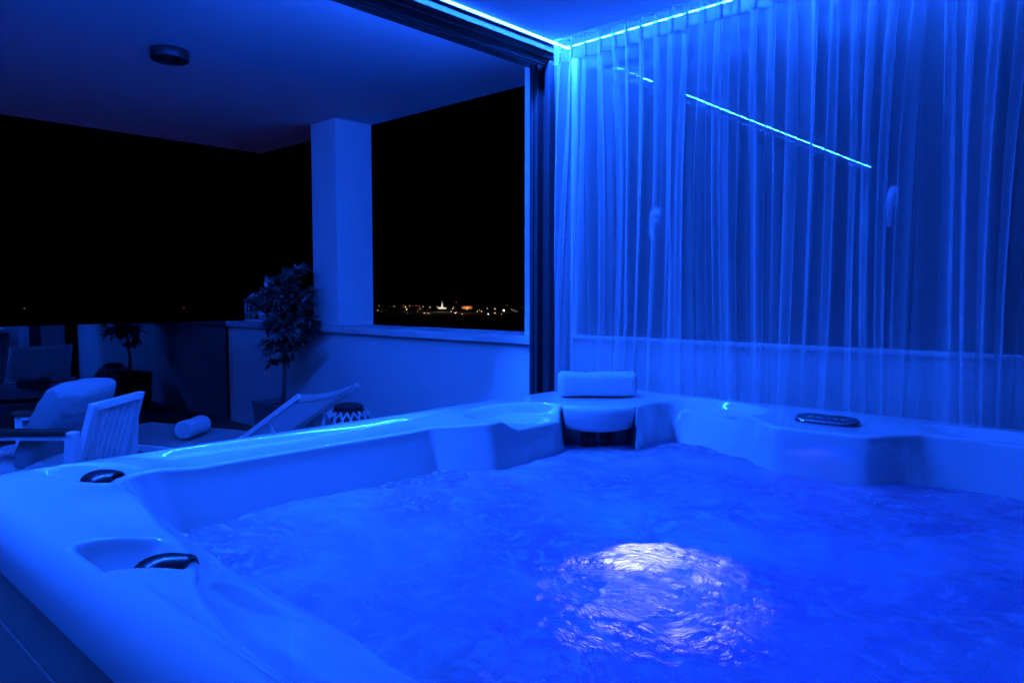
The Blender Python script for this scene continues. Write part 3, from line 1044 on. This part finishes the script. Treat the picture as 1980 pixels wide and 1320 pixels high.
# ------------------------------------------------------------------ lantern baskets and bird cage
lt = thing('woven_lantern', 'round floor lantern wrapped in a pale diamond lattice behind the lounger', 'lantern', (-4.42, 3.05, 0))
prof_ = [(.12, .0), (.185, .06), (.208, .16), (.200, .25), (.160, .335), (.095, .385)]
m = MB(); m.lathe([(r - .012, z) for r, z in prof_] + [(.001, .39)], 32); m.build('lining', M['dark_fill'], lt)
def prr(t):
    f = t * (len(prof_) - 1); i = min(len(prof_) - 2, int(f)); f -= i
    return (prof_[i][0] * (1 - f) + prof_[i + 1][0] * f, prof_[i][1] * (1 - f) + prof_[i + 1][1] * f)
m = MB()
nb = 18
for sgn in (-1, 1):
    for k in range(nb):
        pts = []
        for j in range(17):
            t = .12 + .80 * j / 16
            r, z = prr(t)
            wig = .5 * (1 - math.cos(2 * PI * t * 3)) * .0
            a = 2 * PI * k / nb + sgn * t * 1.15 + wig
            pts.append((r * math.cos(a), r * math.sin(a), z))
        m.tube(pts, .0085, 6)
m.build('lattice', M['woven'], lt)
m = MB(); m.lathe([(.085, .378), (.105, .38), (.10, .40), (.075, .412), (.001, .416)], 32); m.build('lid', M['dark_fill'], lt)
m = MB(); m.lathe([(.12, -.0), (.16, .0), (.175, .03), (.16, .035)], 32); m.build('foot_ring', M['dark_fill'], lt)

bc = thing('bird_cage', 'small white wire bird cage lantern standing on the parapet', 'bird cage', (-6.30, 3.42, .946))
m = MB(); rb = .15
m.lathe([(.001, .0), (rb + .012, .0), (rb + .012, .02), (rb, .024), (.001, .024)], 28); m.build('base', M['cage'], bc)
m = MB()
for k in range(18):
    a = 2 * PI * k / 18
    ca, sa = math.cos(a), math.sin(a)
    pts = [(rb * ca, rb * sa, .024), (rb * ca, rb * sa, .16)]
    for j in range(1, 7):
        q = j / 6 * PI / 2
        pts.append((rb * math.cos(q) * ca, rb * math.cos(q) * sa, .16 + .11 * math.sin(q)))
    m.tube(pts, .0032, 5)
for z, r in ((.075, rb), (.16, rb), (.155, rb), (.235, rb * .73)):
    m.tube([(r * math.cos(2 * PI * k / 28), r * math.sin(2 * PI * k / 28), z) for k in range(29)], .0045, 5)
m.tube([(.022 * math.cos(2 * PI * k / 16), 0, .292 + .022 * math.sin(2 * PI * k / 16)) for k in range(17)], .003, 5)
m.build('wire', M['cage'], bc)
m = MB(); m.lathe([(.001, .024), (.03, .024), (.03, .085), (.026, .09), (.001, .088)], 20); m.build('candle', M['candle'], bc)

# ring lamp on the terrace ceiling
rl = thing('ceiling_lamp', 'round black ring lamp, unlit, on the terrace ceiling', 'ceiling lamp', (-4.29, 1.80, 2.561))
m = MB()
m.lathe([(.001, 0), (.097, 0), (.101, -.004), (.101, -.052), (.098, -.056), (.064, -.056), (.061, -.052), (.061, -.025), (.001, -.025)], 48)
m.build('housing', M['lamp_black'], rl)
m = MB(); m.lathe([(.067, -.057), (.095, -.057)], 48); m.build('diffuser', M['diffuser'], rl)

# ------------------------------------------------------------------ distant town
GZ = -33.
town = [(730,600,.7,0),(733,591,.4,0),(752,592,.3,1),(762,592,.5,0),(781,590,.5,3),(784,593,.9,0),(786,598,1.1,0),(792,591,.6,0),(800,591,.5,3),(806,591,.5,2),(812,591,.5,3),(818,593,.6,0),
        (812,597,.8,2),(820,605,1.0,2),(826,605,.7,2),(831,594,.8,0),(829,606,.6,0),(845,593,.6,0),(872,602,.7,0),(875,597,.7,0),(877,594,.8,2),(880,605,1.,0),(883,604,.6,0),(893,607,.7,0),(882,584,.6,3),
        (895,595,.8,2),(923,602,.7,0),(931,602,.8,0),(927,599,.5,0),(942,596,.6,0),(944,607,1.0,4),(957,597,.9,0),(957,605,1.2,2),(970,607,.6,0),(974,600,1.9,4),(989,598,.6,0),(994,600,.5,0),(998,602,.4,0),(355,595,.6,3),(46,596,.3,4)]
_r = random.Random(5)
for _ in range(22):
    town.append((_r.uniform(730, 1008), _r.choice((590, 592, 596, 600, 604)) + _r.uniform(-1, 3), _r.uniform(.2, .5), _r.choice((0, 1, 1, 2, 4))))
tm = [emission('warm_white_lamp', (1., .72, .42), 3.5), emission('dim_orange_lamp', (1., .45, .2), 1.5), emission('orange_lamp', (1., .48, .22), 2.6), emission('red_lamp', (1., .08, .10), 2.2), emission('cool_white_lamp', (.85, 1., .95), 6.)]
FWD = Vector((-math.sin(R(42.794)), math.cos(R(42.794)), 0)); RT = Vector((math.cos(R(42.794)), math.sin(R(42.794)), 0))
def far(px, py, D):
    """bearing and drop read off the view, at a true distance D"""
    return FWD * D + RT * (D * (px - 990) / 1426.8) + Vector((0, 0, H - D * (py - 570) / 1426.8))
lampmesh = {}
for px, py, s_, k in town:
    D = (H - GZ - 4) * 1426.8 / (py - 570) if py > 590 else 1650.
    D = min(1700., max(900., D))
    key = (k, round(s_, 1))
    if key not in lampmesh:
        m = MB(); rr = [1e-3, .7, 1., .7, 1e-3]
        m.lathe([(r * s_ * .55, z * s_ * .55) for r, z in zip(rr, (-1, -.7, 0, .7, 1))], 10)
        o = m.build('town_light', tm[k]); lampmesh[key] = o
        o.location = far(px, py, D); o.scale = (D / 1000,) * 3
    else:
        o = lampmesh[key].copy(); COL.objects.link(o)
        o.location = far(px, py, D); o.scale = (D / 1000,) * 3
    if 'group' in o: del o['group']
    if px == 355: tag(o, 'tiny red light far out in the dark left of the tree', 'light')
    elif px == 46: tag(o, 'tiny pale light far out in the dark at the far left', 'light')
    elif s_ > 1.5: tag(o, 'brightest white lamp at the right of the distant town', 'light')
    else: tag(o, 'tiny lamp of the distant town seen between column and door frame', 'light', 'lights of the distant town')
tw = thing('church_tower', 'pale floodlit church tower in the distant town', 'tower', far(855, 597, 1500))
m = MB(); m.bx(-1.6, 1.6, -1.6, 1.6, 0, 9.5); m.build('tower_body', M['facade'], tw)
m = MB(); m.lathe([(2.0, 9.5), (1.1, 12), (.05, 17.5)], 8, smooth=False); m.build('spire', M['facade'], tw)
m = MB(); m.bx(-8.5, -1.7, -2.5, 2.5, -.5, 3.6); m.bx(1.7, 8.5, -2.5, 2.5, -.5, 3.0); m.build('nave', M['facade'], tw)
hall = thing('distant_hall', 'low orange floodlit building in the distant town', 'building', far(903, 597, 1400))
m = MB(); m.bx(-10, 10, -3, 3, 0, 3.4); m.build('wall', M['facade'], hall)
m = MB(); m.add([(-10.5, -3.5, 3.4), (10.5, -3.5, 3.4), (10.5, 3.5, 3.4), (-10.5, 3.5, 3.4), (-10, 0, 5.4), (10, 0, 5.4)], [(0, 1, 5, 4), (2, 3, 4, 5), (0, 4, 3), (1, 2, 5)]); m.build('roof', M['facade'], hall)
for o in (tw, hall): o.rotation_euler.z = R(42.794)
for nm, base_, off, colr, en in (('church_floodlight', tw, 14, (1., .95, .75), 9000.), ('hall_floodlight', hall, 10, (1., .30, .10), 5000.)):
    l = bpy.data.lights.new(nm, 'POINT'); l.color = colr; l.energy = en; l.shadow_soft_size = .5
    o = bpy.data.objects.new(nm, l); COL.objects.link(o)
    o.location = Vector(base_.location) - FWD * off + Vector((0, 0, 4))
# assumed warm light, no fixture, below the terrace, out beyond the balustrade
l = bpy.data.lights.new('assumed_warm_glow', 'POINT'); l.color = (1., .30, .28); l.energy = 8; l.shadow_soft_size = .15
o = bpy.data.objects.new('assumed_warm_glow', l); COL.objects.link(o); o.location = (-10.5, 1.2, -1.5)
